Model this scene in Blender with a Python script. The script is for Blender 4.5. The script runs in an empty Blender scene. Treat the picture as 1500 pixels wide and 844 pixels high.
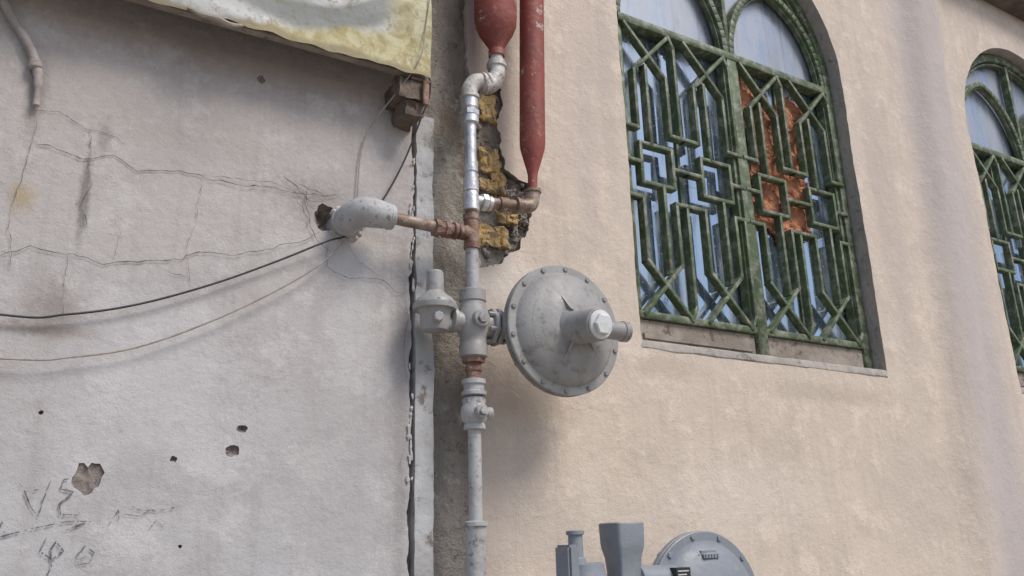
import bpy, bmesh, math, random
from mathutils import Vector, Matrix, noise
from mathutils.geometry import delaunay_2d_cdt
random.seed(7)
V=Vector
scene=bpy.context.scene
# ------------------------------------------------------------------ materials
class NT:
    def __init__(s,name):
        s.m=bpy.data.materials.new(name); s.m.use_nodes=True
        s.t=s.m.node_tree; s.b=s.t.nodes["Principled BSDF"]
        s.tc=s.t.nodes.new("ShaderNodeTexCoord")
    def n(s,k,**kw):
        x=s.t.nodes.new(k)
        for a,b in kw.items(): setattr(x,a,b)
        return x
    def l(s,a,b): s.t.links.new(a,b)
    def noise(s,scale,detail=4,rough=.6,stretch=None,off=(0,0,0),dist=0):
        mp=s.n("ShaderNodeMapping"); mp.inputs["Location"].default_value=off
        if stretch: mp.inputs["Scale"].default_value=stretch
        s.l(s.tc.outputs["Object"],mp.inputs[0])
        x=s.n("ShaderNodeTexNoise"); x.inputs["Scale"].default_value=scale
        x.inputs["Detail"].default_value=detail; x.inputs["Roughness"].default_value=rough
        x.inputs["Distortion"].default_value=dist
        s.l(mp.outputs[0],x.inputs["Vector"]); return x.outputs["Fac"]
    def ramp(s,fac,a,b,va=0,vb=1):
        r=s.n("ShaderNodeMapRange"); r.inputs["From Min"].default_value=a; r.inputs["From Max"].default_value=b
        r.inputs["To Min"].default_value=va; r.inputs["To Max"].default_value=vb
        s.l(fac,r.inputs["Value"]); return r.outputs[0]
    def mix(s,fac,a,b,mode='MIX'):
        x=s.n("ShaderNodeMix",data_type='RGBA',blend_type=mode)
        if isinstance(fac,(int,float)): x.inputs[0].default_value=fac
        else: s.l(fac,x.inputs[0])
        for i,c in ((6,a),(7,b)):
            if isinstance(c,tuple): x.inputs[i].default_value=(*c,1)
            else: s.l(c,x.inputs[i])
        return x.outputs[2]
    def math(s,op,a,b=0.0):
        x=s.n("ShaderNodeMath",operation=op)
        for i,c in enumerate((a,b)):
            if isinstance(c,(int,float)): x.inputs[i].default_value=c
            else: s.l(c,x.inputs[i])
        return x.outputs[0]
    def xyz(s):
        x=s.n("ShaderNodeSeparateXYZ"); s.l(s.tc.outputs["Object"],x.inputs[0]); return x.outputs
    def spot(s,x,cx,cz,rx,rz,f,breakup):
        """soft irregular colour patch (stain, scuff or painted shadow) centred on a wall position"""
        a=s.math('DIVIDE',s.math('SUBTRACT',x[0],cx),rx); b=s.math('DIVIDE',s.math('SUBTRACT',x[2],cz),rz)
        d=s.math('SQRT',s.math('ADD',s.math('MULTIPLY',a,a),s.math('MULTIPLY',b,b)))
        d=s.math('ADD',d,breakup)
        return s.ramp(d,1.0,.35,0,f)
    def bump(s,h,dist=.01,strength=1.0):
        prev=s.b.inputs["Normal"].links
        x=s.n("ShaderNodeBump"); x.inputs["Distance"].default_value=dist; x.inputs["Strength"].default_value=strength
        s.l(h,x.inputs["Height"])
        if prev: s.l(prev[0].from_socket,x.inputs["Normal"])
        s.l(x.outputs[0],s.b.inputs["Normal"])
    def col(s,c):
        if isinstance(c,tuple): s.b.inputs["Base Color"].default_value=(*c,1)
        else: s.l(c,s.b.inputs["Base Color"])
    def rough(s,r):
        if isinstance(r,(int,float)): s.b.inputs["Roughness"].default_value=r
        else: s.l(r,s.b.inputs["Roughness"])

def simple(name,c1,c2,scale=14,lo=.42,hi=.6,rough=.6,metal=0,bump=.0015,bscale=90,c3=None,s3=40,lo3=.6,hi3=.66,c4=None):
    t=NT(name); f=t.ramp(t.noise(scale),lo,hi); c=t.mix(f,c1,c2)
    if c3: c=t.mix(t.ramp(t.noise(s3,5,.7,off=(3,1,7)),lo3,hi3),c,c3)
    if c4: c=t.mix(t.ramp(t.noise(s3*.45,5,.75,off=(7,4,2)),.60,.63),c,c4)
    t.col(c); t.rough(t.ramp(t.noise(scale*2,2,off=(5,5,5)),.3,.7,max(0,rough-.12),min(1,rough+.12)))
    t.b.inputs["Metallic"].default_value=metal
    t.bump(t.noise(bscale,3,.6),bump)
    return t.m

def plaster(name,a,b,stain,low,top,kind):
    t=NT(name); x=t.xyz()
    nmed=t.noise(5,6,.72,off=(9,3,2)); nfine=t.noise(38,5,.8,off=(4,4,9)); nbig=t.noise(1.3,4,.6,off=(2,0,1))
    c=t.mix(t.ramp(nbig,.35,.65),a,b)
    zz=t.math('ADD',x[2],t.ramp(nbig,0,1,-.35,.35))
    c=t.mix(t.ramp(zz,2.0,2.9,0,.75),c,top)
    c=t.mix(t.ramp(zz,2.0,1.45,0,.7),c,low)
    c=t.mix(t.ramp(nmed,.48,.72,0,.55),c,stain)
    c=t.mix(t.ramp(t.noise(1,5,.7,stretch=(18,18,1.0)),.50,.76,0,.55),c,stain)
    pale=tuple(min(.8,k*1.22) for k in a)
    nsm=t.noise(7,6,.75,off=(1,8,4))
    c=t.mix(t.ramp(nsm,.52,.62,0,.5),c,pale)
    c=t.mix(t.ramp(t.noise(150,2,.6),.35,.7,0,.16),c,tuple(k*.6 for k in a))
    c=t.mix(t.ramp(nfine,.62,.70,0,.5),c,tuple(k*.55 for k in a))
    br=t.ramp(nfine,.2,.8,-.55,.55)
    br2=t.math('ADD',br,t.ramp(nmed,.3,.7,-.3,.3))
    if kind=='right':
        m=t.math('MULTIPLY',t.ramp(x[0],3.45,3.62),t.ramp(x[0],4.02,3.85))
        c=t.mix(t.math('MULTIPLY',m,.75),c,(.44,.395,.39))  # pilaster shading painted into the plaster as a greyer band
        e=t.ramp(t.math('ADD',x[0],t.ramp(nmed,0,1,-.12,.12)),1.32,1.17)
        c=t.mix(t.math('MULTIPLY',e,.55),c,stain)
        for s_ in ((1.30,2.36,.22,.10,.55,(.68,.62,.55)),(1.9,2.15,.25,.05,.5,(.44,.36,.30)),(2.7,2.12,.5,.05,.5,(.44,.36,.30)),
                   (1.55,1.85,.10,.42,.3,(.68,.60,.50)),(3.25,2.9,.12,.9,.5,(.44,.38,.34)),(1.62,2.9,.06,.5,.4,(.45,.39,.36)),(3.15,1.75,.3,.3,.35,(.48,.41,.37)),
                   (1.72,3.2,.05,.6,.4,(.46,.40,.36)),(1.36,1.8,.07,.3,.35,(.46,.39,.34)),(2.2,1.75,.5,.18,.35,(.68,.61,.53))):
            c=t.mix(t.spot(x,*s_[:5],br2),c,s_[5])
    else:
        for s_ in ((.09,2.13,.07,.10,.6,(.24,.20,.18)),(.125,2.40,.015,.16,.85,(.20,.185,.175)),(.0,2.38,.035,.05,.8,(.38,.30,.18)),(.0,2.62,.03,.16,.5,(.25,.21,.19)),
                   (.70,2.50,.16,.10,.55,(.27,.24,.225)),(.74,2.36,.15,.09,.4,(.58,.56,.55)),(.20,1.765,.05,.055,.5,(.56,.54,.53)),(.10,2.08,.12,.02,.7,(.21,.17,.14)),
                   (.5,2.86,.6,.09,.5,(.26,.215,.19)),(.93,1.9,.035,.9,.6,(.29,.27,.265)),(.35,2.0,.3,.25,.35,(.56,.55,.56)),(.15,2.56,.02,.06,.6,(.24,.21,.2)),(.80,2.25,.06,.3,.35,(.54,.53,.53)),  # first entry paints the banner's shadow into the wall colour
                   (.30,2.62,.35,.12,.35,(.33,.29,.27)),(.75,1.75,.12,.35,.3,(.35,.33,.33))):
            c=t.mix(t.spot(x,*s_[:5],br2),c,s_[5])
    t.col(c); t.rough(.93)
    t.bump(nmed,.016,.5)
    hh=t.math('MULTIPLY',nfine,t.ramp(nsm,.42,.62,.05,1))
    t.bump(hh,.0024 if kind=='left' else .0036,.8)
    t.bump(t.noise(260,2,.6),.0009,.8)
    return t.m

M={}
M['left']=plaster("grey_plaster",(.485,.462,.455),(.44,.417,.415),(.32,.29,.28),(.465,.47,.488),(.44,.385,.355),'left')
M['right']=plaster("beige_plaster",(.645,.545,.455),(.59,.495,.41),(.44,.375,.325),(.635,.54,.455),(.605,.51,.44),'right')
def concrete():
    t=NT("stained_concrete"); x=t.xyz()
    c=t.mix(t.ramp(t.noise(4,6,.7,stretch=(3,3,1)),.38,.62),(.22,.18,.14),(.36,.33,.29))
    c=t.mix(t.ramp(x[2],2.3,1.7,0,.7),c,(.26,.24,.23))
    c=t.mix(t.ramp(t.noise(22,6,.8,off=(3,2,2)),.56,.64,0,.8),c,(.10,.08,.06))
    c=t.mix(t.ramp(t.noise(12,6,.75,off=(8,2,5)),.56,.64,0,.75),c,(.47,.43,.39))
    t.col(c); t.rough(.95); t.bump(t.noise(18,6,.75),.022); t.bump(t.noise(120,3,.7),.004); return t.m
M['conc']=concrete()
M['strip']=simple("weathered_flashing",(.45,.45,.455),(.36,.355,.355),7,rough=.8,bump=.006,bscale=24,c3=(.19,.165,.15),s3=18,lo3=.54,hi3=.64)
M['mortar']=simple("broken_mortar",(.16,.135,.115),(.28,.25,.22),20,rough=.95,bump=.012,bscale=45,c3=(.05,.04,.035),s3=35,lo3=.54,hi3=.62)
M['reveal']=simple("cement_reveal",(.36,.335,.31),(.44,.40,.36),9,rough=.95,bump=.006,bscale=40,c3=(.25,.225,.20),s3=25)
M['sill']=simple("window_ledge_cement",(.33,.30,.275),(.42,.37,.33),7,rough=.95,bump=.008,bscale=30,c3=(.20,.18,.16),s3=16,lo3=.55,hi3=.66)
M['ybrick']=simple("yellow_hollow_brick",(.58,.39,.16),(.48,.34,.18),18,rough=.9,bump=.006,bscale=60,c3=(.24,.19,.14),s3=30,lo3=.52,hi3=.60)
M['mud']=simple("orange_mud_brick",(.46,.19,.10),(.33,.14,.08),14,rough=.95,bump=.02,bscale=30,c3=(.15,.07,.045),s3=22,lo3=.54,hi3=.64)
M['pit']=simple("plaster_pit",(.17,.145,.13),(.28,.245,.22),40,rough=.95,bump=.006,bscale=60)
M['crack']=simple("crack_dark",(.085,.075,.07),(.16,.145,.135),30,rough=1,bump=.001)
M['char']=simple("charcoal_scribble",(.10,.10,.105),(.22,.21,.215),120,rough=1,bump=.001)
M['flake']=simple("lime_flakes",(.50,.48,.46),(.40,.38,.36),40,rough=.95,bump=.004)
M['red']=simple("red_primer",(.27,.062,.046),(.215,.055,.042),9,rough=.66,bump=.002,bscale=60,c3=(.33,.17,.135),s3=30,lo3=.56,hi3=.72,c4=(.42,.36,.33))
M['galv']=simple("galvanised_steel",(.66,.66,.67),(.46,.45,.45),22,rough=.42,metal=.7,bump=.0015,bscale=80,c3=(.55,.52,.48),s3=30,lo3=.55,hi3=.7)
M['rust']=simple("rusty_steel",(.17,.085,.06),(.30,.20,.155),24,rough=.75,metal=.15,bump=.004,bscale=90,c3=(.44,.40,.37),s3=30,lo3=.57,hi3=.68)
M['brpipe']=simple("old_pipe",(.34,.27,.225),(.20,.13,.095),26,rough=.6,metal=.4,bump=.003,bscale=80,c3=(.5,.48,.46),s3=34,lo3=.57,hi3=.66)
M['wpaint']=simple("thick_white_paint",(.56,.54,.51),(.38,.35,.32),26,rough=.55,metal=.1,bump=.004,bscale=60,c3=(.22,.15,.12),s3=40,lo3=.58,hi3=.64)
M['gpaint']=simple("grey_pipe_paint",(.43,.43,.435),(.35,.345,.345),14,rough=.55,bump=.002,bscale=60,c3=(.22,.19,.17),s3=45,lo3=.56,hi3=.64)
M['reg']=simple("regulator_grey_paint",(.335,.33,.322),(.28,.27,.262),9,rough=.5,bump=.0012,bscale=60,c3=(.20,.178,.16),s3=26,lo3=.54,hi3=.70)
M['regd']=simple("regulator_rim_paint",(.27,.26,.25),(.21,.195,.18),20,rough=.6,bump=.002,bscale=70)
M['cap']=simple("pale_cap",(.68,.68,.68),(.56,.56,.56),20,rough=.45,bump=.001)
M['blue']=simple("blue_grey_paint",(.24,.262,.295),(.205,.222,.25),9,rough=.45,bump=.001,bscale=60,c3=(.31,.31,.305),s3=28,lo3=.58,hi3=.74)
M['black']=simple("black_label",(.02,.02,.022),(.03,.03,.03),30,rough=.4,bump=.0003)
M['label']=simple("label_print",(.6,.6,.6),(.5,.5,.5),30,rough=.5,bump=.0003)
M['green']=simple("green_window_paint",(.082,.118,.052),(.062,.088,.042),11,rough=.6,bump=.002,bscale=60,c3=(.25,.255,.20),s3=26,lo3=.47,hi3=.66)
M['wood']=simple("old_grey_timber",(.24,.20,.165),(.33,.29,.245),8,rough=.9,bump=.006,bscale=30,c3=(.12,.10,.08),s3=20,lo3=.58,hi3=.66)
M['eave']=simple("dark_eave",(.10,.075,.06),(.17,.13,.105),9,rough=.9,bump=.01,bscale=25)
M['cableb']=simple("black_cable",(.02,.02,.023),(.035,.035,.035),50,rough=.5,bump=.0003)
M['cablew']=simple("grey_cable",(.36,.32,.28),(.27,.24,.21),50,rough=.6,bump=.0003)
M['conduit']=simple("painted_conduit",(.40,.35,.325),(.30,.26,.24),18,rough=.8,bump=.003,bscale=50)
M['ground']=simple("ground_dust",(.32,.285,.24),(.24,.215,.19),.9,rough=.95,bump=.01,bscale=12)
M['bark']=simple("tree_bark",(.12,.09,.07),(.08,.06,.05),9,rough=.9,bump=.01)
def glass(name,dust,dlo,dhi,clean,drip):
    t=NT(name); x=t.xyz()
    d=t.ramp(t.noise(3,5,.7,stretch=(3.5,1,.8)),dlo,dhi)
    sn=t.noise(1,5,.7,stretch=(40,1,2.0),off=(3,0,3))
    streak=t.ramp(sn,.5,.72,0,.6)
    f=t.math('MAXIMUM',d,streak)
    spot=t.ramp(t.noise(60,3,.7),.6,.68,0,.5); f=t.math('MAXIMUM',f,spot)
    dc=t.mix(t.ramp(t.noise(1,4,.7,stretch=(26,1,1.5),off=(8,0,1)),.52,.63,0,.8),dust,drip)
    t.col(t.mix(f,clean,dc)); t.rough(t.ramp(f,0,1,.04,.6))
    t.l(t.ramp(f,.0,.9,.85,.05),t.b.inputs["Metallic"])
    t.bump(t.noise(2.3,2,.5,off=(5,0,2)),.016,.6); return t.m
M['glass']=glass("dusty_reflective_glass",(.44,.46,.49),.46,.80,(.36,.45,.56),(.22,.20,.19))
M['glass2']=glass("frosted_glass",(.37,.38,.42),.20,.72,(.33,.40,.50),(.24,.20,.20))
def banner():
    t=NT("weathered_banner"); x=t.xyz()
    n1=t.noise(4.5,5,.65,dist=.8,off=(1,2,3))
    zz=t.math('ADD',x[2],t.ramp(n1,0,1,-.05,.05))
    c=t.mix(t.ramp(t.noise(2.6,4,.6,stretch=(1,1,2.4),dist=2),.42,.58),(.62,.62,.605),(.38,.38,.37))
    dg=t.math('ADD',t.math('MULTIPLY',x[0],-.30),zz)
    olive=t.mix(t.ramp(t.noise(12,5,.7,dist=1.5),.42,.58),(.36,.30,.12),(.52,.48,.29))
    arc=t.math('ADD',t.math('MULTIPLY',t.math('SUBTRACT',x[0],.55),t.math('SUBTRACT',x[0],.55)),t.math('MULTIPLY',t.math('SUBTRACT',x[2],3.35),t.math('SUBTRACT',x[2],3.35)))
    c=t.mix(t.math('MULTIPLY',t.ramp(arc,.115,.125),t.ramp(arc,.185,.165)),c,(.24,.25,.24))
    c=t.mix(t.ramp(dg,2.77,2.74),c,olive)
    c=t.mix(t.ramp(x[0],.80,.86,0,.85),c,olive)
    c=t.mix(t.ramp(zz,2.905,2.89,0,.9),c,(.25,.20,.10))
    c=t.mix(t.ramp(t.noise(30,5,.8),.53,.62,0,.7),c,(.22,.19,.12))
    t.col(c); t.rough(.65); t.bump(t.noise(6,4,.6),.01); return t.m
M['banner']=banner()
# ------------------------------------------------------------------ helpers
def empty(name,parent=None):
    o=bpy.data.objects.new(name,None); bpy.context.collection.objects.link(o); o.empty_display_size=.1
    if parent: o.parent=parent
    return o
def obj(name,bm,mat,parent=None,smooth=True,ang=35):
    me=bpy.data.meshes.new(name)
    bmesh.ops.recalc_face_normals(bm,faces=bm.faces)
    bm.to_mesh(me); bm.free()
    for p in me.polygons: p.use_smooth=smooth
    if smooth: me.set_sharp_from_angle(angle=math.radians(ang))
    me.materials.append(M[mat] if isinstance(mat,str) else mat)
    o=bpy.data.objects.new(name,me); bpy.context.collection.objects.link(o)
    if parent: o.parent=parent
    return o
def basis(ax):
    ax=V(ax).normalized(); h=V((0,0,1)) if abs(ax.z)<.9 else V((1,0,0))
    a=ax.cross(h).normalized(); return ax,a,ax.cross(a)
def lathe(bm,o,ax,prof,seg=32,rot=0):
    o=V(o); ax,a,b=basis(ax); rings=[]
    for t,r in prof:
        r=max(r,.0004)
        rings.append([bm.verts.new(o+ax*t+(a*math.cos(rot+2*math.pi*i/seg)+b*math.sin(rot+2*math.pi*i/seg))*r) for i in range(seg)])
    for p,q in zip(rings,rings[1:]):
        for i in range(seg): bm.faces.new((p[i],p[(i+1)%seg],q[(i+1)%seg],q[i]))
    bm.faces.new(rings[0]); bm.faces.new(rings[-1])
def cyl(bm,p,q,r,r2=None,seg=24,rot=0):
    p=V(p);q=V(q);L=(q-p).length; e=min(.0025,L*.2,r*.2); r2=r if r2 is None else r2
    lathe(bm,p,q-p,[(0,r-e),(e,r),(L-e,r2),(L,r2-e)],seg,rot)
def tube(bm,pts,r,seg=16,sub=6):
    pts=[V(p) for p in pts]; out=[]; P=[pts[0]*2-pts[1]]+pts+[pts[-1]*2-pts[-2]]
    for i in range(1,len(P)-2):
        for k in range(sub):
            t=k/sub; a,b,c,d=P[i-1:i+3]
            out.append(.5*((2*b)+(c-a)*t+(2*a-5*b+4*c-d)*t*t+(-a+3*b-3*c+d)*t**3))
    out.append(pts[-1]); prev=None; rings=[]
    n=len(out)
    for i,p in enumerate(out):
        d=(out[min(i+1,n-1)]-out[max(i-1,0)]).normalized()
        if prev is None: _,a,_=basis(d)
        else: a=(prev-d*prev.dot(d)).normalized()
        prev=a; b=d.cross(a); rr=r(i/(n-1)) if callable(r) else r
        rings.append([bm.verts.new(p+(a*math.cos(2*math.pi*k/seg)+b*math.sin(2*math.pi*k/seg))*rr) for k in range(seg)])
    for p,q in zip(rings,rings[1:]):
        for i in range(seg): bm.faces.new((p[i],p[(i+1)%seg],q[(i+1)%seg],q[i]))
    bm.faces.new(rings[0]); bm.faces.new(rings[-1])
def join(bm,t):
    me=bpy.data.meshes.new("t"); t.to_mesh(me); t.free(); bm.from_mesh(me); bpy.data.meshes.remove(me)
def box(bm,x0,x1,y0,y1,z0,z1,bev=.002):
    t=bmesh.new(); bmesh.ops.create_cube(t,size=1)
    for v in t.verts: v.co=V(((x0+x1)/2+v.co.x*(x1-x0),(y0+y1)/2+v.co.y*(y1-y0),(z0+z1)/2+v.co.z*(z1-z0)))
    if bev: bmesh.ops.bevel(t,geom=t.edges[:],offset=bev,segments=2,affect='EDGES')
    join(bm,t)
def bar(bm,p,q,w,y0,y1,ext=0):
    """flat bar between two points of the window plane (x,z)"""
    p=V(p);q=V(q);d=(q-p).normalized(); n=V((-d.y,d.x))*w/2; p=p-d*ext; q=q+d*ext; e=min(.0015,w*.2); ne=n*(1-2*e/w)
    def ring(y,n,de): return [bm.verts.new((c.x,y,c.y)) for c in (p+n+d*de,q+n-d*de,q-n-d*de,p-n+d*de)]
    R=[ring(y0,ne,e),ring(y0+e,n,0),ring(y1,n,0)]
    for a,b in zip(R,R[1:]):
        for i in range(4): bm.faces.new((a[i],a[(i+1)%4],b[(i+1)%4],b[i]))
    bm.faces.new(R[0]); bm.faces.new(R[-1])
def inside(poly,x,y):
    c=False;n=len(poly);j=n-1
    for i in range(n):
        xi,yi=poly[i];xj,yj=poly[j]
        if (yi>y)!=(yj>y) and x<(xj-xi)*(y-yi)/(yj-yi)+xi: c=not c
        j=i
    return c
def rag(pts,step,amp,seed=0,closed=True):
    """subdivide a polyline and make it ragged"""
    out=[];n=len(pts)
    for i in range(n if closed else n-1):
        a=V(pts[i]);b=V(pts[(i+1)%n]);k=max(1,int((b-a).length/step))
        for j in range(k):
            p=a.lerp(b,j/k); q=V((p.x*14+seed,p.y*14,seed)); q2=V((p.x*50+seed,p.y*50,seed))
            p=p+V((noise.noise(q)+.6*noise.noise(q2),noise.noise(q+V((9,9,9)))+.6*noise.noise(q2+V((9,9,9)))))*amp
            out.append((p.x,p.y))
    if not closed: out.append(tuple(pts[-1]))
    return out
def sheet(name,outer,holes,sp,yf,mat,parent,depth=0,hdepth=None):
    co=[];ed=[];loops=[]
    for l in [outer]+holes:
        s=len(co); co+= [V(p) for p in l]; n=len(l); ed+=[(s+i,s+(i+1)%n) for i in range(n)]; loops.append(l)
    bb=[(min(p[0] for p in h),max(p[0] for p in h),min(p[1] for p in h),max(p[1] for p in h)) for h in holes]
    def ok(x,y):
        if not inside(outer,x,y): return False
        for h,(a,b,c,d) in zip(holes,bb):
            if a<=x<=b and c<=y<=d and inside(h,x,y): return False
        return True
    x0=min(p[0] for p in outer);x1=max(p[0] for p in outer);z0=min(p[1] for p in outer);z1=max(p[1] for p in outer)
    nx=int((x1-x0)/sp);nz=int((z1-z0)/sp)
    for i in range(1,nx):
        for j in range(1,nz):
            x=x0+i*sp+random.uniform(-.2,.2)*sp; z=z0+j*sp+random.uniform(-.2,.2)*sp
            if ok(x,z): co.append(V((x,z)))
    r=delaunay_2d_cdt(co,ed,[],0,1e-6)
    bm=bmesh.new(); vs=[bm.verts.new((p.x,yf(p.x,p.y),p.y)) for p in r[0]]
    for f in r[2]:
        cx=sum(r[0][i].x for i in f)/3; cy=sum(r[0][i].y for i in f)/3
        if ok(cx,cy): bm.faces.new([vs[i] for i in f])
    loose=[v for v in bm.verts if not v.link_faces]
    bmesh.ops.delete(bm,geom=loose,context='VERTS')
    o=obj(name,bm,mat,parent)
    me=o.data
    if sum(p.normal.y*p.area for p in me.polygons)>0: me.flip_normals()
    for k,l in enumerate(loops):
        dd=depth if k==0 else (hdepth[k-1] if hdepth else 0)
        if not dd: continue
        bm=bmesh.new(); n=len(l)
        A=[bm.verts.new((p[0],yf(*p),p[1])) for p in l]; B=[bm.verts.new((p[0],yf(*p)+dd,p[1])) for p in l]
        for i in range(n): bm.faces.new((A[i],A[(i+1)%n],B[(i+1)%n],B[i]))
        obj(name+"_edge",bm,'reveal' if dd>.06 else ('pit' if k else mat),parent)
    return o
def ribbon(bm,pts,w,y,jag=.004,gap=0,seed=0,step=.008):
    """thin ragged ribbon lying on the wall (crack, pencil line)"""
    P=rag(pts,step,jag,seed,closed=False); n=len(P)
    prev=None
    for i,p in enumerate(P):
        a=V(P[max(0,i-1)]);b=V(P[min(n-1,i+1)]); d=(b-a)
        if d.length<1e-6: continue
        d.normalize(); nn=V((-d.y,d.x))
        f=.35+abs(noise.noise(V((i*.35,seed*3.1,0))))*1.7
        e=min(1,i/4+.2,(n-1-i)/4+.2)
        ww=w*f*e*.5
        q=(bm.verts.new((p[0]+nn.x*ww,y,p[1]+nn.y*ww)),bm.verts.new((p[0]-nn.x*ww,y,p[1]-nn.y*ww)))
        if prev and not (gap and noise.noise(V((i*.55,seed*7.7,3)))<gap-.5 ): bm.faces.new((prev[0],q[0],q[1],prev[1]))
        prev=q
def lump(bm,x,y,z,sx,sy,sz,amp=.3,fr=40,sub=2):
    t=bmesh.new(); bmesh.ops.create_icosphere(t,subdivisions=sub,radius=1)
    for v in t.verts:
        q=V((x+v.co.x*sx,y+v.co.y*sy,z+v.co.z*sz)); k=1+amp*noise.noise(q*fr)*1.6
        v.co=V((x+v.co.x*sx*k,y+v.co.y*sy*k,z+v.co.z*sz*k))
    join(bm,t)
# ------------------------------------------------------------------ ground
bm=bmesh.new()
vs=[bm.verts.new(p) for p in ((-150,-150,0),(150,-150,0),(150,150,0),(-150,150,0))]; bm.faces.new(vs)
obj("ground",bm,'ground',smooth=False)
# ------------------------------------------------------------------ left wall
YL=-.03
wall=empty("plastered_wall")
def blob(cx,cz,r,n=18,sq=1.0,seed=0):
    out=[]
    for i in range(n):
        a=2*math.pi*i/n; rr=r*(1+.38*noise.noise(V((math.cos(a)*1.4+seed,math.sin(a)*1.4,seed*2.3)))+.22*noise.noise(V((math.cos(a)*4+seed,math.sin(a)*4,1))))
        out.append((cx+rr*math.cos(a),cz+rr*sq*math.sin(a)))
    return out
pits=[(.20,1.765,.026,1.3),(.52,1.885,.012,.8),(.50,1.832,.016,.9),(.37,1.81,.008,.8),(.51,2.82,.011,1),(.095,1.90,.005,1),(.40,1.62,.004,1),(.715,2.455,.040,.9)]
holes=[blob(a,b,r,22,s,i+1) for i,(a,b,r,s) in enumerate(pits)]
edge=rag([(.957,0),(.950,1.54),(.957,1.9),(.950,2.3),(.962,2.6),(.958,2.83)],.010,.009,3,closed=False)
outer=[(-3,0)]+edge+[(.958,4.9),(-3,4.9)]
def yl(x,z): return YL+.004*noise.noise(V((x*2.2,z*2.2,1)))+.0015*noise.noise(V((x*9,z*9,4)))
sheet("grey_plaster",outer,holes,.05,yl,'left',wall,depth=.05,hdepth=[.006]*7+[.03])
for (a,b,r,s),h in zip(pits,holes):
    bm=bmesh.new(); d=.011 if r<.035 else .05; n=len(h)
    R0=[bm.verts.new((p[0],yl(*p)+.005,p[1])) for p in h]
    R1=[bm.verts.new((a+(p[0]-a)*.6,yl(*p)+d*.7+random.uniform(-1,1)*d*.2,b+(p[1]-b)*.6)) for p in h]
    c=bm.verts.new((a,yl(a,b)+d,b))
    for i in range(n):
        bm.faces.new((R0[i],R0[(i+1)%n],R1[(i+1)%n],R1[i])); bm.faces.new((R1[i],R1[(i+1)%n],c))
    obj("chipped_pit",bm,'pit',wall)
bm=bmesh.new(); YC=YL-.0055
cr=[([(-.01,2.59),(.05,2.60),(.10,2.575),(.18,2.57),(.20,2.55)],.0016),
 ([(.02,2.51),(.10,2.50),(.18,2.51),(.23,2.49),(.30,2.505),(.37,2.51),(.46,2.50),(.56,2.51),(.64,2.51),(.71,2.52)],.0026),
 ([(.37,2.51),(.45,2.515),(.55,2.53),(.62,2.51)],.0013),
 ([(-.25,2.20),(-.02,2.23),(.03,2.26),(.09,2.26),(.18,2.25),(.28,2.27),(.34,2.28),(.39,2.31),(.48,2.315),(.57,2.35),(.63,2.37),(.69,2.41)],.002),
 ([(.28,2.27),(.33,2.25),(.37,2.24)],.001),
 ([(.57,2.56),(.63,2.52),(.66,2.49),(.70,2.50)],.0024),([(.62,2.535),(.66,2.53),(.70,2.515),(.74,2.53)],.0026),
 ([(.64,2.50),(.655,2.45),(.66,2.42),(.69,2.38),(.72,2.36)],.0024),([(.71,2.39),(.71,2.31),(.78,2.295),(.87,2.30),(.91,2.27),(.95,2.28)],.0018),
 ([(.76,2.40),(.80,2.34),(.86,2.31)],.0011),([(.60,2.51),(.64,2.47),(.655,2.44),(.65,2.41)],.0016),([(.66,2.54),(.645,2.50),(.67,2.47)],.0022),
 ([(.12,2.58),(.125,2.50),(.14,2.44),(.12,2.38),(.14,2.32)],.0015),([(-.02,2.70),(.01,2.60),(.0,2.45),(-.02,2.35),(.0,2.2)],.0012),
 ([(.11,2.26),(.10,2.18),(.115,2.10)],.0010),([(.38,2.51),(.375,2.42),(.36,2.30),(.37,2.2)],.0008),([(.20,2.25),(.205,2.32),(.195,2.37)],.0008),
 ([(.95,2.0),(.93,2.1),(.945,2.2),(.93,2.32)],.0012),([(.945,1.7),(.925,1.76),(.94,1.85)],.0010)]
for i,(p,w) in enumerate(cr): ribbon(bm,p,w,YC,.009,0,i+1,.006)
obj("plaster_cracks",bm,'crack',wall,smooth=False)
bm=bmesh.new()
for i in range(34):
    z=random.choice([random.uniform(2.35,2.7),random.uniform(1.75,2.0),random.uniform(1.2,2.8)]); s=random.uniform(.002,.0045)
    lump(bm,.952+random.uniform(-.004,.010),-.034,z,s,.002,s*random.uniform(1.5,4),.6,90,2)
obj("lime_crumbs",bm,'flake',wall)
bm=bmesh.new(); S=YL-.0058
sc=[[(.07,1.755),(.085,1.735),(.10,1.705),(.115,1.685)],[(.115,1.685),(.12,1.72),(.13,1.76)],[(.085,1.735),(.11,1.74)],
 [(.185,1.765),(.155,1.76),(.15,1.74),(.175,1.735),(.15,1.71),(.155,1.69),(.19,1.69)],
 [(.03,1.64),(.10,1.66),(.17,1.675),(.215,1.675)],[(.03,1.63),(.045,1.65),(.05,1.675),(.06,1.65)],[(.215,1.675),(.16,1.655)],
 [(.135,1.645),(.125,1.615),(.15,1.60),(.17,1.615),(.155,1.635),(.145,1.62),(.15,1.585),(.14,1.56)],
 [(.195,1.605),(.21,1.625),(.228,1.61),(.222,1.59),(.20,1.588),(.195,1.605)],[(.198,1.60),(.215,1.606)],
 [(.25,1.665),(.265,1.70),(.27,1.665)],[(.275,1.69),(.31,1.685),(.33,1.70),(.35,1.69)],[(.285,1.715),(.30,1.70),(.34,1.695),(.39,1.705)],[(.33,1.655),(.345,1.675),(.36,1.66)]]
for i,p in enumerate(sc): ribbon(bm,p,.0036 if i<10 else .0022,S,.0025,.30,i+40,.004)
obj("charcoal_scribbles",bm,'char',wall,smooth=False)
bm=bmesh.new(); n=140
A=[];B=[];C=[]
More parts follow.
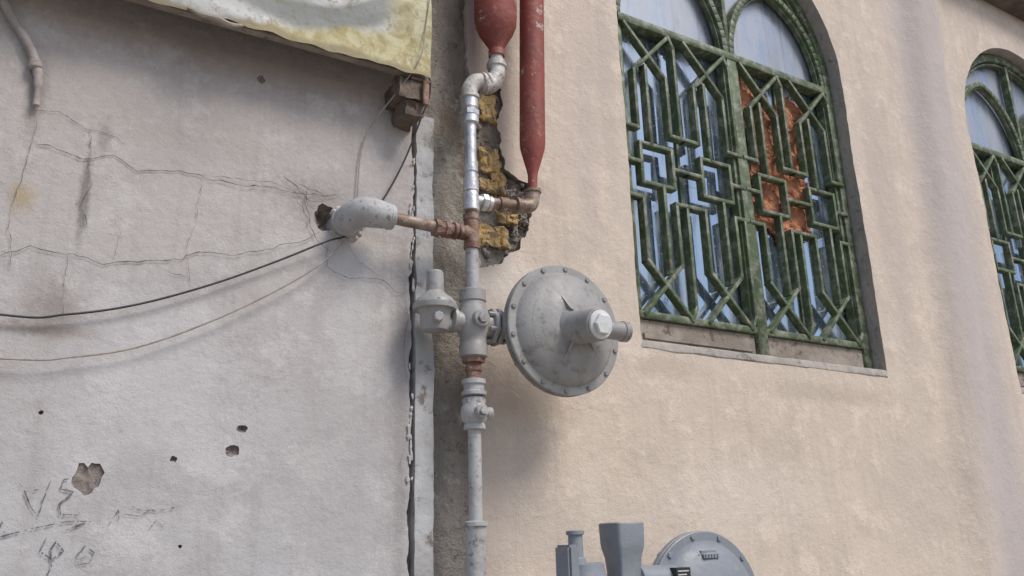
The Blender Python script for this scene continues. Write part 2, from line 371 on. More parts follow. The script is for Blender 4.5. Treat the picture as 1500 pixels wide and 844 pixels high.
for i in range(n+1):
    z=2.83*i/n; w=.006*noise.noise(V((z*14,2,2)))+.004*noise.noise(V((z*50,2,2))); w2=.005*noise.noise(V((z*9,5,2)))+.003*noise.noise(V((z*40,5,2)))
    A.append(bm.verts.new((.9675+w,-.036+.002*noise.noise(V((z*6,0,0))),z)));B.append(bm.verts.new((1.022+w2,-.035,z)));C.append(bm.verts.new((1.026+w2,.02,z)))
D0=[bm.verts.new((v.co.x-.001,.02,v.co.z)) for v in A]
for i in range(n):
    for p,q in ((A,B),(B,C),(D0,A)): bm.faces.new((p[i],q[i],q[i+1],p[i+1]))
bm.faces.new((A[-1],B[-1],C[-1],D0[-1]))
obj("corner_flashing",bm,'strip',wall)
# ------------------------------------------------------------------ building on the right
bld=empty("plastered_building")
bm=bmesh.new()
def yc(x,z): return .016+.010*noise.noise(V((x*12,z*5,2)))+.004*noise.noise(V((x*45,z*35,2)))
g=[]
for i in range(37):
    g.append([bm.verts.new((.93+i*.01,yc(.93+i*.01,j*.0175),j*.0175)) for j in range(281)])
for i in range(36):
    for j in range(280): bm.faces.new((g[i][j],g[i+1][j],g[i+1][j+1],g[i][j+1]))
obj("concrete_column",bm,'conc',bld)
def yr(x,z):
    s=(z-1.44)/2.74; l=3.40+.27*s; r=3.62+.33*s
    sm=lambda t:max(0,min(1,t))**2*(3-2*max(0,min(1,t)))
    b=sm((x-l+.04)/.12)*sm((r+.07-x)/.14)
    return -.045*b+.006*noise.noise(V((x*1.7,z*1.7,3)))+.002*noise.noise(V((x*8,z*8,3)))
def opening(c,n=40,hw=.637,z0=2.21,zs=3.55):
    p=[(c-hw,z0),(c+hw+.003,z0)]
    p+= [(c+hw*math.cos(math.pi*i/n),zs+(hw+.004)*math.sin(math.pi*i/n)) for i in range(n+1)]
    return rag(p,.03,.005,c)
brickhole=rag([(1.185,2.98),(1.235,3.01),(1.29,3.02),(1.272,2.88),(1.285,2.74),(1.33,2.715),(1.385,2.70),(1.385,2.56),(1.345,2.50),(1.28,2.43),(1.186,2.395)],.009,.018,5)
ledge=rag([(1.15,4.9),(1.155,3.3),(1.165,2.9),(1.163,2.3),(1.172,1.9),(1.168,1.5),(1.165,0)],.012,.011,8,closed=False)
outer=ledge+[(8.5,0),(8.5,4.9)]
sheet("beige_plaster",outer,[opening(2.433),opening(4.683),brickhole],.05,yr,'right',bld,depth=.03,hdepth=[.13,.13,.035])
bm=bmesh.new(); g=[]
for i in range(54):
    g.append([bm.verts.new((1.15+i*.005,.024+.014*noise.noise(V((i*.17,j*.17,0)))+.012*noise.noise(V((i*.5,j*.5,5)))+.005*noise.noise(V((i*1.3,j*1.3,5))),2.37+j*.005)) for j in range(138)])
for i in range(53):
    for j in range(137): bm.faces.new((g[i][j],g[i+1][j],g[i+1][j+1],g[i][j+1]))
obj("broken_mortar",bm,'mortar',bld)
bm=bmesh.new()
for bi,(x,z,w,h) in enumerate(((1.232,2.935,.060,.085),(1.238,2.755,.066,.078),(1.228,2.672,.066,.036),(1.268,2.685,.042,.06),(1.30,2.575,.07,.032),(1.225,2.60,.05,.03),(1.240,2.505,.115,.062))):
    k=max(1,int(w/.02))
    t=bmesh.new(); bmesh.ops.create_cube(t,size=1); bmesh.ops.subdivide_edges(t,edges=t.edges[:],cuts=13,use_grid_fill=True)
    for v in t.verts:
        gx=v.co.x+.5
        q=V((x+v.co.x*w,.012+v.co.y*.03,z+v.co.z*h))
        if v.co.y<0: q.y+=.006*max(0,math.cos(gx*k*2*math.pi))**3
        e=V((noise.noise(q*45+V((bi,0,0))),.7*noise.noise(q*50+V((5,5,5))),noise.noise(q*38+V((9,bi,0)))))*.014
        e+=V((noise.noise(q*160),.8*noise.noise(q*150+V((5,5,5))),noise.noise(q*150+V((9,0,0)))))*.005
        v.co=q+e
    join(bm,t)
obj("yellow_bricks",bm,'ybrick',bld)
bm=bmesh.new()
for i in range(70):
    x=random.uniform(1.185,1.37); z=random.uniform(2.42,3.0)
    if x>1.29 and (z<2.5 or z>2.70): continue
    s=random.uniform(.003,.010); lump(bm,x,.012+random.uniform(-.008,.008),z,s,s*.8,s,.5,70,2)
obj("mortar_rubble",bm,'mortar',bld)
bm=bmesh.new(); box(bm,.95,8.5,-.16,.0,4.50,4.62,.01); box(bm,.95,8.5,-.10,.0,4.46,4.497,.006)
for i in range(28): box(bm,1.1+i*.27,1.17+i*.27,-.24,-.0,4.625,4.70,.006)
obj("eave",bm,'eave',bld)
bm=bmesh.new(); box(bm,-3,8.5,.16,4.5,.0,4.48,0); obj("building_core",bm,'reveal',bld,smooth=False)
# ------------------------------------------------------------------ windows
def window(dx,parent):
    w=empty("arched_window",parent); w.location=(dx,0,0)
    C=2.433; F0,F1=.055,.10
    bm=bmesh.new()
    bar(bm,(C-.612,2.25),(C-.612,3.55),.04,F0,F1); bar(bm,(C+.612,2.25),(C+.612,3.55),.04,F0,F1)
    def arc(cx,cz,rx,rz,w_,y0,y1,a0=0,a1=math.pi,n=36):
        P=[(cx+rx*math.cos(a0+(a1-a0)*i/n),cz+rz*math.sin(a0+(a1-a0)*i/n)) for i in range(n+1)]
        for a,b in zip(P,P[1:]): bar(bm,a,b,w_,y0,y1,.002)
    arc(C,3.55,.612,.612,.04,F0,F1); arc(C,3.55,.578,.578,.012,F0+.012,F1-.005)
    bar(bm,(C-.592,3.515),(C+.592,3.515),.034,F0-.006,F1)
    bar(bm,(C-.592,2.345),(C+.592,2.345),.026,F0-.003,F1)
    bar(bm,(C,2.245),(C,3.498),.052,F0-.004,F1)
    bar(bm,(C-.036,2.36),(C-.036,3.498),.014,F0+.006,F1); bar(bm,(C+.036,2.36),(C+.036,3.498),.014,F0+.006,F1)
    bar(bm,(C,3.532),(C,4.13),.022,F0+.004,F1)
    for s in (-1,1):
        c0=C+s*.302
        for q in (-1,1):
            P=[(c0+q*(-.06+.345*math.cos(a*math.pi/2/18*1.0)),3.532+.41*math.sin(a*math.pi/2/18)) for a in range(19)]
            P=[p for p in P if (p[0]-c0)*q>=-.004]
            for a,b in zip(P,P[1:]): bar(bm,a,b,.028,F0+.002+.0006*q,F1-.003,.003)
            P=[(x-q*.019 if (x-c0)*q>.02 else x,z-.012) for x,z in P]
            for a,b in zip(P,P[1:]): bar(bm,a,b,.009,F0+.014+.0006*q,F1-.008,.002)
        bar(bm,(C+s*.577,2.36),(C+s*.577,3.498),.016,F0+.008,F1)
    for s in (-1,1): bar(bm,(C+s*.30,2.36),(C+s*.30,3.498),.014,.098,.112)
    obj("window_frame",bm,'green',w,ang=50)
    # lattice: long forked hexagons above and below a band of linked squares
    bm=bmesh.new(); y0,y1=.046,.080; W_=.0150
    def B(x,z,x2,z2):
        bar(bm,(x,z),(x2,z2),W_,y0+random.uniform(0,.0018),y1,W_*.45)
    for c in (C-.455,C-.157,C+.157,C+.455):
        zc=2.922
        for s in (1,-1):
            T=lambda z: zc+s*(z-zc)
            # crossed fork whose arms become the long sides of the hexagon
            B(c-.108,T(3.495),c+.078,T(3.300)); B(c+.108,T(3.495),c-.078,T(3.300))
            B(c-.078,T(3.300),c-.078,T(3.060)); B(c+.078,T(3.300),c+.078,T(3.060))
            B(c-.078,T(3.060),c-.148,T(3.060)); B(c+.078,T(3.060),c+.148,T(3.060))
            B(c+.130,T(3.450),c+.130,T(3.060)); B(c+.108,T(3.495),c+.130,T(3.450)); 
            B(c-.022,T(3.330),c-.022,T(3.005)) if s>0 else B(c+.022,T(3.330),c+.022,T(3.005))
        B(c-.075,3.0,c+.075,3.0);B(c-.075,2.844,c+.075,2.844);B(c-.075,2.844,c-.075,3.0);B(c+.075,2.844,c+.075,3.0)
        B(c+.075,2.922,c+.148,2.922); B(c-.075,2.922,c-.148,2.922)
    obj("window_grille",bm,'green',w,ang=50)
    def pane(nm,poly,mt):
        bm=bmesh.new(); bm.faces.new([bm.verts.new((x,.106+random.uniform(0,.002),z)) for x,z in poly]); o=obj(nm,bm,mt,w,smooth=False)
        if o.data.polygons[0].normal.y>0: o.data.flip_normals()
    for a in (-.60,-.30,0,.30):
        for z0,z1 in ((2.35,2.9),(2.9,3.51)): pane("window_pane",[(C+a,z0),(C+a+.30,z0),(C+a+.30,z1),(C+a,z1)],'glass')
    pane("fanlight_pane",[(C-.6,3.51),(C+.6,3.51)]+[(C+.6*math.cos(math.pi*i/40),3.55+.6*math.sin(math.pi*i/40)) for i in range(41)],'glass2')
    bm=bmesh.new()
    box(bm,C-.59,C-.03,.066,.12,2.255,2.33); box(bm,C-.57,C-.05,.058,.065,2.262,2.282,.001)
    box(bm,C+.03,C+.59,.066,.12,2.255,2.33)
    obj("sill_board",bm,'wood',w)
    bm=bmesh.new(); n=60; R=[]
    for i in range(n+1):
        x=C-.638+1.276*i/n; e=.003*noise.noise(V((x*14,1,dx))); f=.004*noise.noise(V((x*9,5,dx)))
        R.append([bm.verts.new(p) for p in ((x,.004,2.203+f),(x,-.002+e*.4,2.212+f),(x,.0+e*.4,2.232+e),(x,.006,2.239+e),(x,.128,2.246))])
    for p,q in zip(R,R[1:]):
        for k in range(4): bm.faces.new((p[k],q[k],q[k+1],p[k+1]))
    obj("window_sill",bm,'sill',w)
    return w
w1=window(0,bld)
w2=window(2.25,bld)
P1=rag([(2.48,3.485),(2.58,3.475),(2.665,3.42),(2.69,3.30),(2.715,3.36),(2.76,3.46),(2.89,3.42),(2.87,3.2),(2.84,3.10),(2.86,2.95),(2.82,2.78),(2.72,2.82),(2.66,2.72),(2.58,2.80),(2.49,2.76),(2.52,3.0),(2.54,3.12),(2.50,3.25)],.012,.020,4)
sheet("mud_brick_infill",P1,[],.010,lambda x,z:.092-.014*noise.noise(V((x*22,z*22,0)))-.010*noise.noise(V((x*60,z*60,0))),'mud',w1,depth=.01)
# ------------------------------------------------------------------ banner and bracket
bn=empty("banner_sign")
bm=bmesh.new(); nx,nz=90,40; F=[];
for j in range(nz+1):
    z=2.885+j*.03
    F.append([bm.verts.new((-.5+1.455*i/nx,-.155+.012*noise.noise(V((i*.08,j*.2,0)))-.004*math.sin(j*.4),z+(.010*noise.noise(V((i*.3,0,3))) if j==0 else 0))) for i in range(nx+1)])
for j in range(nz):
    for i in range(nx): bm.faces.new((F[j][i],F[j][i+1],F[j+1][i+1],F[j+1][i]))
obj("banner_fabric",bm,'banner',bn)
bm=bmesh.new(); box(bm,-.5,.95,-.138,-.11,2.892,2.92); box(bm,.925,.952,-.138,-.11,2.925,4.05); box(bm,-.5,.92,-.138,-.11,3.4,3.43)
box(bm,.90,.93,-.109,-.02,2.925,2.95); box(bm,-.3,-.27,-.109,-.02,2.925,2.95)
obj("banner_frame",bm,'wood',bn)
bm=bmesh.new(); tube(bm,[(.29,-.158,2.889),(.32,-.168,2.872),(.36,-.165,2.876),(.39,-.168,2.868),(.43,-.155,2.886)],lambda t:.003+.006*math.sin(t*3.14),8)
obj("torn_hem",bm,'wood',bn)
bk=empty("support_bracket")
bm=bmesh.new()
for a in ((.868,.955,-.135,-.02,2.818,2.875),(.890,.945,-.125,-.02,2.772,2.815)):
    t=bmesh.new(); bmesh.ops.create_cube(t,size=1); bmesh.ops.subdivide_edges(t,edges=t.edges[:],cuts=6,use_grid_fill=True)
    for v in t.verts:
        q=V(((a[0]+a[1])/2+v.co.x*(a[1]-a[0]),(a[2]+a[3])/2+v.co.y*(a[3]-a[2]),(a[4]+a[5])/2+v.co.z*(a[5]-a[4]))); v.co=q+noise.noise_vector(q*40)*.012
    join(bm,t)
obj("timber_end",bm,'eave',bk)
bm=bmesh.new(); box(bm,.90,.965,-.14,-.0,2.878,2.886,.002); box(bm,.935,.953,-.150,-.140,2.80,2.877,.002); obj("bracket_strap",bm,'rust',bk)
# ------------------------------------------------------------------ conduit and cables
cd=empty("wall_conduit")
bm=bmesh.new(); tube(bm,[(-.30,-.045,3.3),(-.10,-.045,2.86),(-.04,-.045,2.765),(-.012,-.045,2.71),(.0,-.045,2.66),(.002,-.045,2.60)],lambda t:.0105 if t<.85 else .0075,14)
lathe(bm,(-.010,-.045,2.69),(-.15,0,1),[(0,.011),(.004,.0155),(.018,.0155),(.022,.011)],16)
obj("conduit",bm,'conduit',cd)
def cable(nm,pts,r,mt):
    bm=bmesh.new(); tube(bm,pts,r,8,8); obj(nm,bm,mt)
cable("electric_cable",[(-2.5,-.06,2.9),(-1.2,-.06,2.26),(-.5,-.055,2.13),(-.01,-.05,2.10),(.12,-.05,2.115),(.26,-.05,2.155),(.42,-.05,2.225),(.57,-.05,2.305),(.70,-.055,2.38),(.765,-.045,2.415),(.84,-.05,2.50),(.91,-.06,2.64),(.965,-.07,2.80),(.99,-.08,2.90),(.965,-.09,3.05),(.985,-.09,3.4)],.0027,'cableb')
cable("electric_cable.001",[(-2.5,-.06,2.6),(-1.2,-.06,2.1),(-.5,-.055,2.0),(.01,-.055,2.005),(.14,-.055,2.02),(.27,-.055,2.055),(.42,-.055,2.13),(.57,-.055,2.225),(.68,-.055,2.31),(.76,-.045,2.40)],.0024,'cablew')
cable("telephone_wire",[(.965,-.165,3.3),(.935,-.165,3.05),(.915,-.165,2.93),(.87,-.12,2.84),(.82,-.05,2.75),(.795,-.04,2.66),(.788,-.038,2.53)],.0018,'cablew')
# ------------------------------------------------------------------ gas riser
YP=-.12; X=1.10
gp=empty("gas_riser_pipe")
def L(bm,z0,prof,x=X,seg=28,rot=0): lathe(bm,(x,YP,z0),(0,0,1),prof,seg,rot)
bm=bmesh.new()
cyl(bm,(X,YP,2.57),(X,YP,2.80),.0175)
L(bm,2.575,[(0,.018),(.002,.0225),(.04,.0225),(.044,.018)]); L(bm,2.635,[(0,.018),(.002,.021),(.018,.021),(.02,.018)])
L(bm,2.515,[(0,.019),(.003,.024),(.05,.023),(.06,.020)])
L(bm,2.79,[(0,.02),(.003,.026),(.024,.026),(.027,.021),(.05,.021),(.053,.025),(.08,.025),(.085,.02)],seg=28)
L(bm,2.815,[(0,.024),(.002,.0285),(.018,.0285),(.02,.024)],seg=8)
cyl(bm,(1.11,YP,2.55),(1.155,YP,2.552),.0185); lathe(bm,(1.13,YP,2.551),(1,0,0),[(0,.02),(.002,.026),(.018,.026),(.02,.02)],8); lathe(bm,(1.152,YP,2.551),(1,0,0),[(0,.018),(.002,.022),(.012,.022),(.014,.018)],20)
obj("galvanised_section",bm,'galv',gp)
bm=bmesh.new()
tube(bm,[(X,YP,2.865),(X,YP,2.905),(1.118,YP,2.935),(1.15,YP,2.948),(1.17,YP,2.955)],.0245,20)
tube(bm,[(1.145,YP,2.93),(1.175,YP,2.945),(1.192,YP,2.975),(1.196,YP,3.01),(1.197,YP,3.03)],.0265,20)
L(bm,2.872,[(0,.024),(.003,.029),(.014,.029),(.017,.024)]); L(bm,3.005,[(0,.026),(.003,.031),(.014,.031),(.017,.026)],x=1.196)
lathe(bm,(1.137,YP,2.94),(1,0,.25),[(0,.025),(.004,.031),(.012,.031),(.016,.025)],24)
lathe(bm,(1.155,YP,2.945),(1,0,.35),[(0,.025),(.004,.03),(.010,.03),(.014,.025)],24)
cyl(bm,(1.197,YP,3.02),(1.197,YP,3.06),.02)
obj("painted_elbow",bm,'wpaint',gp)
bm=bmesh.new()
L(bm,2.40,[(0,.018),(.002,.0235),(.012,.0235),(.014,.0215),(.086,.0215),(.088,.0235),(.098,.0235),(.10,.018)])
cyl(bm,(X,YP,2.49),(X,YP,2.52),.0175)
cyl(bm,(X,YP,2.448),(1.055,YP,2.447),.0215); lathe(bm,(1.052,YP,2.447),(-1,0,0),[(0,.02),(.002,.0245),(.012,.0245),(.014,.018),(.02,.018)],24)
lathe(bm,(1.03,YP,2.446),(-1,0,0),[(0,.018),(.002,.025),(.018,.025),(.02,.021),(.034,.021),(.036,.026),(.048,.026),(.05,.018)],8)
obj("rusty_tee",bm,'rust',gp)
bm=bmesh.new(); cyl(bm,(1.04,YP,2.447),(.85,YP,2.452),.0165); obj("old_branch_pipe",bm,'brpipe',gp)
bm=bmesh.new()
tube(bm,[(.850,YP,2.454),(.825,YP,2.455),(.800,YP,2.456),(.780,-.114,2.456),(.765,-.096,2.454),(.759,-.070,2.451),(.757,-.03,2.448),(.757,.02,2.445)],lambda t:.033+.007*math.sin(min(1,t*3.0)*1.57),28)
lathe(bm,(.862,YP,2.453),(-1,0,.0),[(0,.018),(.002,.030),(.005,.034),(.016,.035),(.022,.030)],28)
lathe(bm,(.757,-.052,2.448),(0,1,-.03),[(0,.038),(.003,.042),(.016,.042),(.020,.038)],28)
obj("grey_elbow",bm,'gpaint',gp)
bm=bmesh.new()
for i in range(16):
    a=2*math.pi*i/16
    if 2.4<a<3.9: continue
    lump(bm,.757+.042*math.cos(a),-.028,2.445+.040*math.sin(a),.012,.009,.012,.6,50,2)
obj("mortar_collar",bm,'flake',gp)
bm=bmesh.new()
cyl(bm,(X,YP,2.275),(X,YP,2.41),.0185)
cyl(bm,(X,YP,1.66),(X,YP,1.90),.0175)
L(bm,.05,[(0,.026),(1.595,.026),(1.60,.026),(1.602,.031),(1.612,.031),(1.615,.02)])
L(bm,1.985,[(0,.022),(.003,.034),(.012,.034),(.015,.028),(.03,.028),(.033,.033),(.045,.033),(.048,.02)],seg=28)
L(bm,1.895,[(0,.02),(.003,.029),(.014,.029),(.018,.026),(.028,.034),(.045,.037),(.062,.034),(.072,.028),(.086,.028),(.09,.02)],seg=28)
L(bm,1.965,[(0,.024),(.002,.031),(.014,.031),(.016,.024)],seg=6)
cyl(bm,(X+.02,YP-.01,1.94),(X+.046,YP-.016,1.94),.017); cyl(bm,(X,YP,1.94),(X,YP-.048,1.94),.018,seg=20); cyl(bm,(X,YP-.048,1.94),(X,YP-.056,1.94),.011,seg=6)
obj("grey_lower_section",bm,'gpaint',gp)
bm=bmesh.new(); cyl(bm,(X,YP,2.02),(X,YP,2.10),.0195); L(bm,2.052,[(0,.02),(.002,.023),(.012,.023),(.014,.02)],seg=24); L(bm,2.075,[(0,.024),(.002,.032),(.018,.032),(.02,.024)],seg=6)
obj("rusty_nipple",bm,'rust',gp)
bm=bmesh.new(); cyl(bm,(1.155,YP,2.552),(1.27,YP,2.565),.0165)
tube(bm,[(1.255,YP,2.563),(1.29,YP,2.568),(1.306,YP,2.582),(1.311,YP,2.61),(1.312,YP,2.625)],.0225,18)
lathe(bm,(1.245,YP,2.562),(1,0,.1),[(0,.018),(.003,.026),(.012,.026),(.015,.02)],20); lathe(bm,(1.19,YP,2.556),(1,0,.1),[(0,.016),(.002,.0215),(.03,.0215),(.032,.016)],20)
lathe(bm,(1.312,YP,2.612),(0,0,1),[(0,.02),(.003,.0265),(.012,.0265),(.015,.016)],20)
obj("cross_connection",bm,'brpipe',gp)
bm=bmesh.new(); 
for z in (1.2,.5): box(bm,X-.012,X+.012,-.10,.03,z,z+.02)
obj("pipe_bracket",bm,'rust',gp)
rv=empty("red_vent_pipe")
bm=bmesh.new(); lathe(bm,(1.197,YP,3.045),(0,0,1),[(0,.018),(.002,.025),(.02,.025),(.024,.023),(.035,.026),(.055,.038),(.085,.055),(.11,.064),(.14,.067),(1.1,.067)],36); obj("vent_reducer",bm,'red',rv)
rv=empty("red_vent_pipe.001")
bm=bmesh.new(); lathe(bm,(1.312,YP,2.62),(.035,0,1),[(0,.0145),(.05,.0145),(.065,.017),(.10,.027),(.14,.0375),(.16,.0395),(1.5,.0395)],32); obj("vent_tube",bm,'red',rv)
# ------------------------------------------------------------------ pressure regulators
def regulator(name,cx,cy,cz,R,mt,rimmt,bolts=16):
    g=empty(name)
    bm=bmesh.new(); o=(cx,cy,cz); k=R/.185
    lathe(bm,o,(0,-1,0),[(-.085*k,.05*k),(-.08*k,.065*k),(-.055*k,.10*k),(-.030*k,.150*k),(-.022*k,.162*k),(-.018*k,.1835*k),(-.016*k,.186*k),(-.004*k,.186*k),(-.001*k,.180*k)],64)
    obj("rear_casing",bm,rimmt,g,ang=25)
    bm=bmesh.new()
    lathe(bm,o,(0,-1,0),[(-.001*k,.180*k),(.002*k,.186*k),(.009*k,.186*k),(.011*k,.1835*k),(.012*k,.163*k),(.016*k,.160*k),(.027*k,.152*k),(.040*k,.132*k),(.052*k,.102*k),(.060*k,.074*k),(.064*k,.05*k)],64)
    obj("front_cover",bm,mt,g,ang=25)
    bm=bmesh.new()
    for i in range(bolts):
        a=2*math.pi*(i+.4)/bolts; x=cx+.1745*k*math.cos(a); z=cz+.1745*k*math.sin(a)
        lathe(bm,(x,cy-.010*k,z),(0,-1,0),[(0,.0075*k),(.005*k,.0075*k),(.006*k,.006*k)],6,a)
        lathe(bm,(x,cy+.017*k,z),(0,1,0),[(0,.0085*k),(.008*k,.0085*k),(.016*k,.004*k)],6,a)
    obj("rim_bolts",bm,'regd' if mt=='reg' else mt,g,smooth=False)
    return g
g=regulator("gas_pressure_regulator",1.345,-.200,2.176,.186,'reg','regd',14)
bm=bmesh.new(); cx,cz=1.340,2.172
AX=V((.07,-1,-.14)).normalized()
lathe(bm,(cx,-.235,cz),AX,[(0,.062),(.018,.058),(.030,.050),(.042,.047),(.10,.0455),(.125,.044),(.128,.041)],36)
e=V((cx,-.235,cz))+AX*.127
for a in (112,250,318,35):
    a=math.radians(a); u=V((math.cos(a),0,math.sin(a))); n=V((-math.sin(a),0,math.cos(a)))*.003; c=V((cx,0,cz))
    pts=[c+u*.118+V((0,-.240,0)),c+u*.03+V((0,-.255,0)),c+u*.045+V((0,-.284,0)),c+u*.054+V((0,-.275,0)),c+u*.088+V((0,-.259,0))]
    A=[bm.verts.new(p+n) for p in pts]; B_=[bm.verts.new(p-n) for p in pts]
    bm.faces.new(A); bm.faces.new(B_)
    for i in range(5): bm.faces.new((A[i],A[(i+1)%5],B_[(i+1)%5],B_[i]))
cyl(bm,(1.35,-.315,2.158),(1.475,-.315,2.158),.026); lathe(bm,(1.455,-.315,2.158),(1,0,0),[(0,.025),(.003,.029),(.02,.029),(.023,.022)],24)
obj("spring_housing",bm,'reg',g)
bm=bmesh.new(); lathe(bm,e,AX,[(0,.038),(.004,.0395),(.008,.038),(.010,.032)],28); lathe(bm,e+AX*.0095,AX,[(0,.030),(.010,.029),(.012,.026)],6)
obj("adjusting_cap",bm,'cap',g,ang=25)
bm=bmesh.new()
for i in range(17):
    a=math.radians(150+i*3.8); r=.128; x=1.345+r*math.cos(a); z=2.176+r*math.sin(a)
    box(bm,x-.002,x+.0025,-.2425,-.236,z-.0025,z+.003,.0006)
for i in range(7): box(bm,1.318+i*.008,1.323+i*.008,-.2455,-.236,2.284,2.290,.0006)
obj("embossing",bm,'reg',g,smooth=False)
bm=bmesh.new()
L(bm,2.09,[(0,.030),(.003,.0385),(.035,.039),(.04,.036),(.055,.037),(.075,.044),(.10,.047),(.125,.044),(.14,.037),(.155,.034),(.158,.0375),(.188,.037),(.192,.030)],seg=32)
cyl(bm,(X,YP,2.185),(1.03,YP,2.19),.027); cyl(bm,(X,YP-.02,2.19),(X,YP-.055,2.19),.024); cyl(bm,(X,YP-.055,2.19),(X,YP-.062,2.19),.015,seg=6)
lathe(bm,(1.045,YP,2.19),(-1,0,0),[(0,.027),(.004,.036),(.014,.036),(.018,.028)],24)
cyl(bm,(1.10,YP,2.185),(1.27,YP-.01,2.18),.034)
for x,r in ((1.148,.052),(1.166,.054),(1.195,.046)): lathe(bm,(x,YP,2.183),(1,0,0),[(0,r-.003),(.002,r),(.012,r),(.014,r-.003)],8,math.pi/8)
for a in range(6):
    a=math.radians(a*60+20); cyl(bm,(1.132,YP+.043*math.cos(a),2.183+.043*math.sin(a)),(1.192,YP+.043*math.cos(a),2.183+.043*math.sin(a)),.0065,seg=6)
obj("valve_body",bm,'reg',g)
bm=bmesh.new(); px=.985
lathe(bm,(px,YP,2.15),(0,0,1),[(0,.022),(.004,.034),(.02,.040),(.05,.042),(.058,.046),(.06,.058),(.070,.060),(.074,.060),(.076,.056),(.082,.054),(.09,.048),(.105,.030),(.112,.0245),(.165,.0225),(.170,.019)],36)
for a in range(6):
    a=math.radians(a*60+15); lathe(bm,(px+.052*math.cos(a),YP+.052*math.sin(a),2.222),(0,0,1),[(0,.006),(.009,.006)],6)
cyl(bm,(px+.03,YP,2.175),(1.06,YP,2.178),.02); cyl(bm,(px-.01,YP-.03,2.18),(px-.015,YP-.055,2.18),.014,seg=8)
obj("pilot_valve",bm,'reg',g,ang=30)
g=regulator("gas_pressure_regulator.001",1.725,-.27,1.425,.200,'blue','blue',12)
YB=-.28
bm=bmesh.new()
lathe(bm,(1.295,YB,1.55),(0,0,1),[(0,.026),(.016,.024),(.020,.019),(.072,.018),(.074,.023),(.082,.023),(.084,.020)],28)
lathe(bm,(1.315,YB,1.50),(0,0,1),[(0,.070),(.003,.074),(.014,.074),(.016,.060),(.03,.056),(.052,.052),(.056,.045)],36)
box(bm,1.243,1.275,YB-.045,YB+.02,1.50,1.60,.006); cyl(bm,(1.235,YB,1.47),(1.40,YB,1.47),.04)
for a in range(8):
    a=math.radians(a*45+10); lathe(bm,(1.315+.064*math.cos(a),YB+.064*math.sin(a),1.514),(0,0,1),[(0,.006),(.008,.006)],6)
def sq(z,h): 
    r=h*.22; P=[]
    for k,(sx,sy) in enumerate(((1,1),(-1,1),(-1,-1),(1,-1))):
        for j in range(4):
            a=math.radians(k*90+j*30); P.append(bm.verts.new((1.443+sx*(h-r)+r*math.cos(a),YB+sy*(h-r)+r*math.sin(a),z)))
    return P
prof=[(1.30,.030),(1.47,.034),(1.53,.033),(1.565,.036),(1.585,.041),(1.60,.043),(1.648,.0445),(1.651,.0425),(1.651,.036),(1.60,.034)]
Rg=[sq(z,h) for z,h in prof]
for p,q in zip(Rg,Rg[1:]):
    for i in range(16): bm.faces.new((p[i],p[(i+1)%16],q[(i+1)%16],q[i]))
bm.faces.new(Rg[0]); bm.faces.new(Rg[-1])
lathe(bm,(1.44,YB,1.505),(1,0,0),[(0,.034),(.03,.034),(.035,.046),(.05,.046),(.053,.038),(.20,.038)],28)
lathe(bm,(1.443,YB,1.10),(0,0,1),[(0,.034),(.25,.034),(.26,.042),(.30,.042),(.31,.034)],28)
box(bm,1.86,1.965,-.31,-.25,1.40,1.495,.014)
obj("inlet_body",bm,'blue',g)
bm=bmesh.new(); lathe(bm,(1.725,-.325,1.42),(0,-1,0),[(0,.06),(.02,.05),(.05,.04),(.1,.038),(.105,.03)],28); obj("spring_housing",bm,'blue',g)
# raised plate and rating label, standing proud of the domed cover
bm=bmesh.new(); box(bm,1.675,1.750,-.322,-.290,1.545,1.575,.010)
obj("maker_plate",bm,'blue',g)
bm=bmesh.new()
for i in range(5): box(bm,1.690+i*.0105,1.6965+i*.0105,-.3242,-.3218,1.555,1.566,.0006)
obj("plate_embossing",bm,'blue',g)
bm=bmesh.new(); box(bm,1.575,1.625,-.330,-.29,1.490,1.535,.001); obj("rating_label",bm,'black',g)
bm=bmesh.new()
for j in range(4): box(bm,1.580,1.580+.038-.008*(j%3),-.3312,-.3302,1.525-j*.009,1.528-j*.009,0)
obj("label_lines",bm,'label',g,smooth=False)
bm=bmesh.new(); lathe(bm,(1.443,YB,.03),(0,0,1),[(0,.034),(1.08,.034)],28); obj("feed_pipe",bm,'gpaint',g)
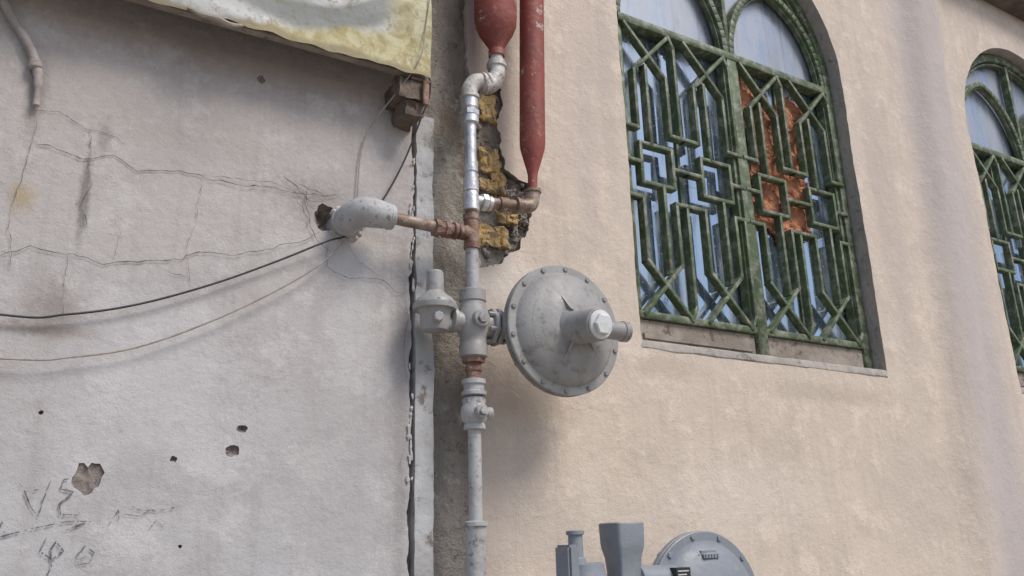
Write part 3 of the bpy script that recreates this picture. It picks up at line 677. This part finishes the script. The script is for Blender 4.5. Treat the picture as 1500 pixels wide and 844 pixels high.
# ------------------------------------------------------------------ bare tree across the street (seen in the window reflections)
bm=bmesh.new()
def branch(p,d,l,r,dep):
    q=p+d*l+V((0,0,.05*l)); m_=p.lerp(q,.5)+V((random.uniform(-1,1),random.uniform(-1,1),random.uniform(-1,1)))*l*.08
    tube(bm,[p,m_,q],lambda t:r*(1-.4*t),5,2)
    if dep==0: return
    for _ in range(3):
        v=V((random.uniform(-1,1),random.uniform(-1,1),random.uniform(-.2,.9)))
        branch(p.lerp(q,random.uniform(.6,1)),(d+v*.75).normalized(),l*random.uniform(.6,.8),r*.6,dep-1)
for base in (V((6.5,-9,0)),V((11,-12,0))):
    branch(base,V((0,0,1)),2.6,.16,5)
obj("bare_tree",bm,'bark')
# ------------------------------------------------------------------ light
w=bpy.data.worlds.new("World"); scene.world=w; w.use_nodes=True; nt=w.node_tree
sky=nt.nodes.new("ShaderNodeTexSky"); sky.sky_type='NISHITA'; sky.sun_disc=False
sd=V((.45,-.9,1.25)).normalized()
sky.sun_elevation=math.asin(sd.z); sky.sun_rotation=math.atan2(sd.x,sd.y); sky.dust_density=2.0; sky.air_density=1.0
bg=nt.nodes["Background"]; bg.inputs[1].default_value=.145; nt.links.new(sky.outputs[0],bg.inputs[0])
sl=bpy.data.lights.new("sun","SUN"); sl.energy=2.4; sl.angle=math.radians(20); sl.color=(1,.95,.88)
so=bpy.data.objects.new("sun",sl); bpy.context.collection.objects.link(so); so.rotation_euler=sd.to_track_quat('Z','Y').to_euler(); so.location=(0,-5,8)
# ------------------------------------------------------------------ camera
c=bpy.data.cameras.new("camera"); c.sensor_width=36; c.lens=30; c.clip_end=600; c.clip_start=.02
co=bpy.data.objects.new("camera",c); bpy.context.collection.objects.link(co)
m=Matrix(((.85366,-.12841,-.50476,0),(-.52012,-.26105,-.81322,-2.1),(-.02734,.95674,-.28964,1.6),(0,0,0,1)))
co.matrix_world=m; scene.camera=co
scene.view_settings.view_transform='Standard'; scene.view_settings.look='None'; scene.view_settings.exposure=0
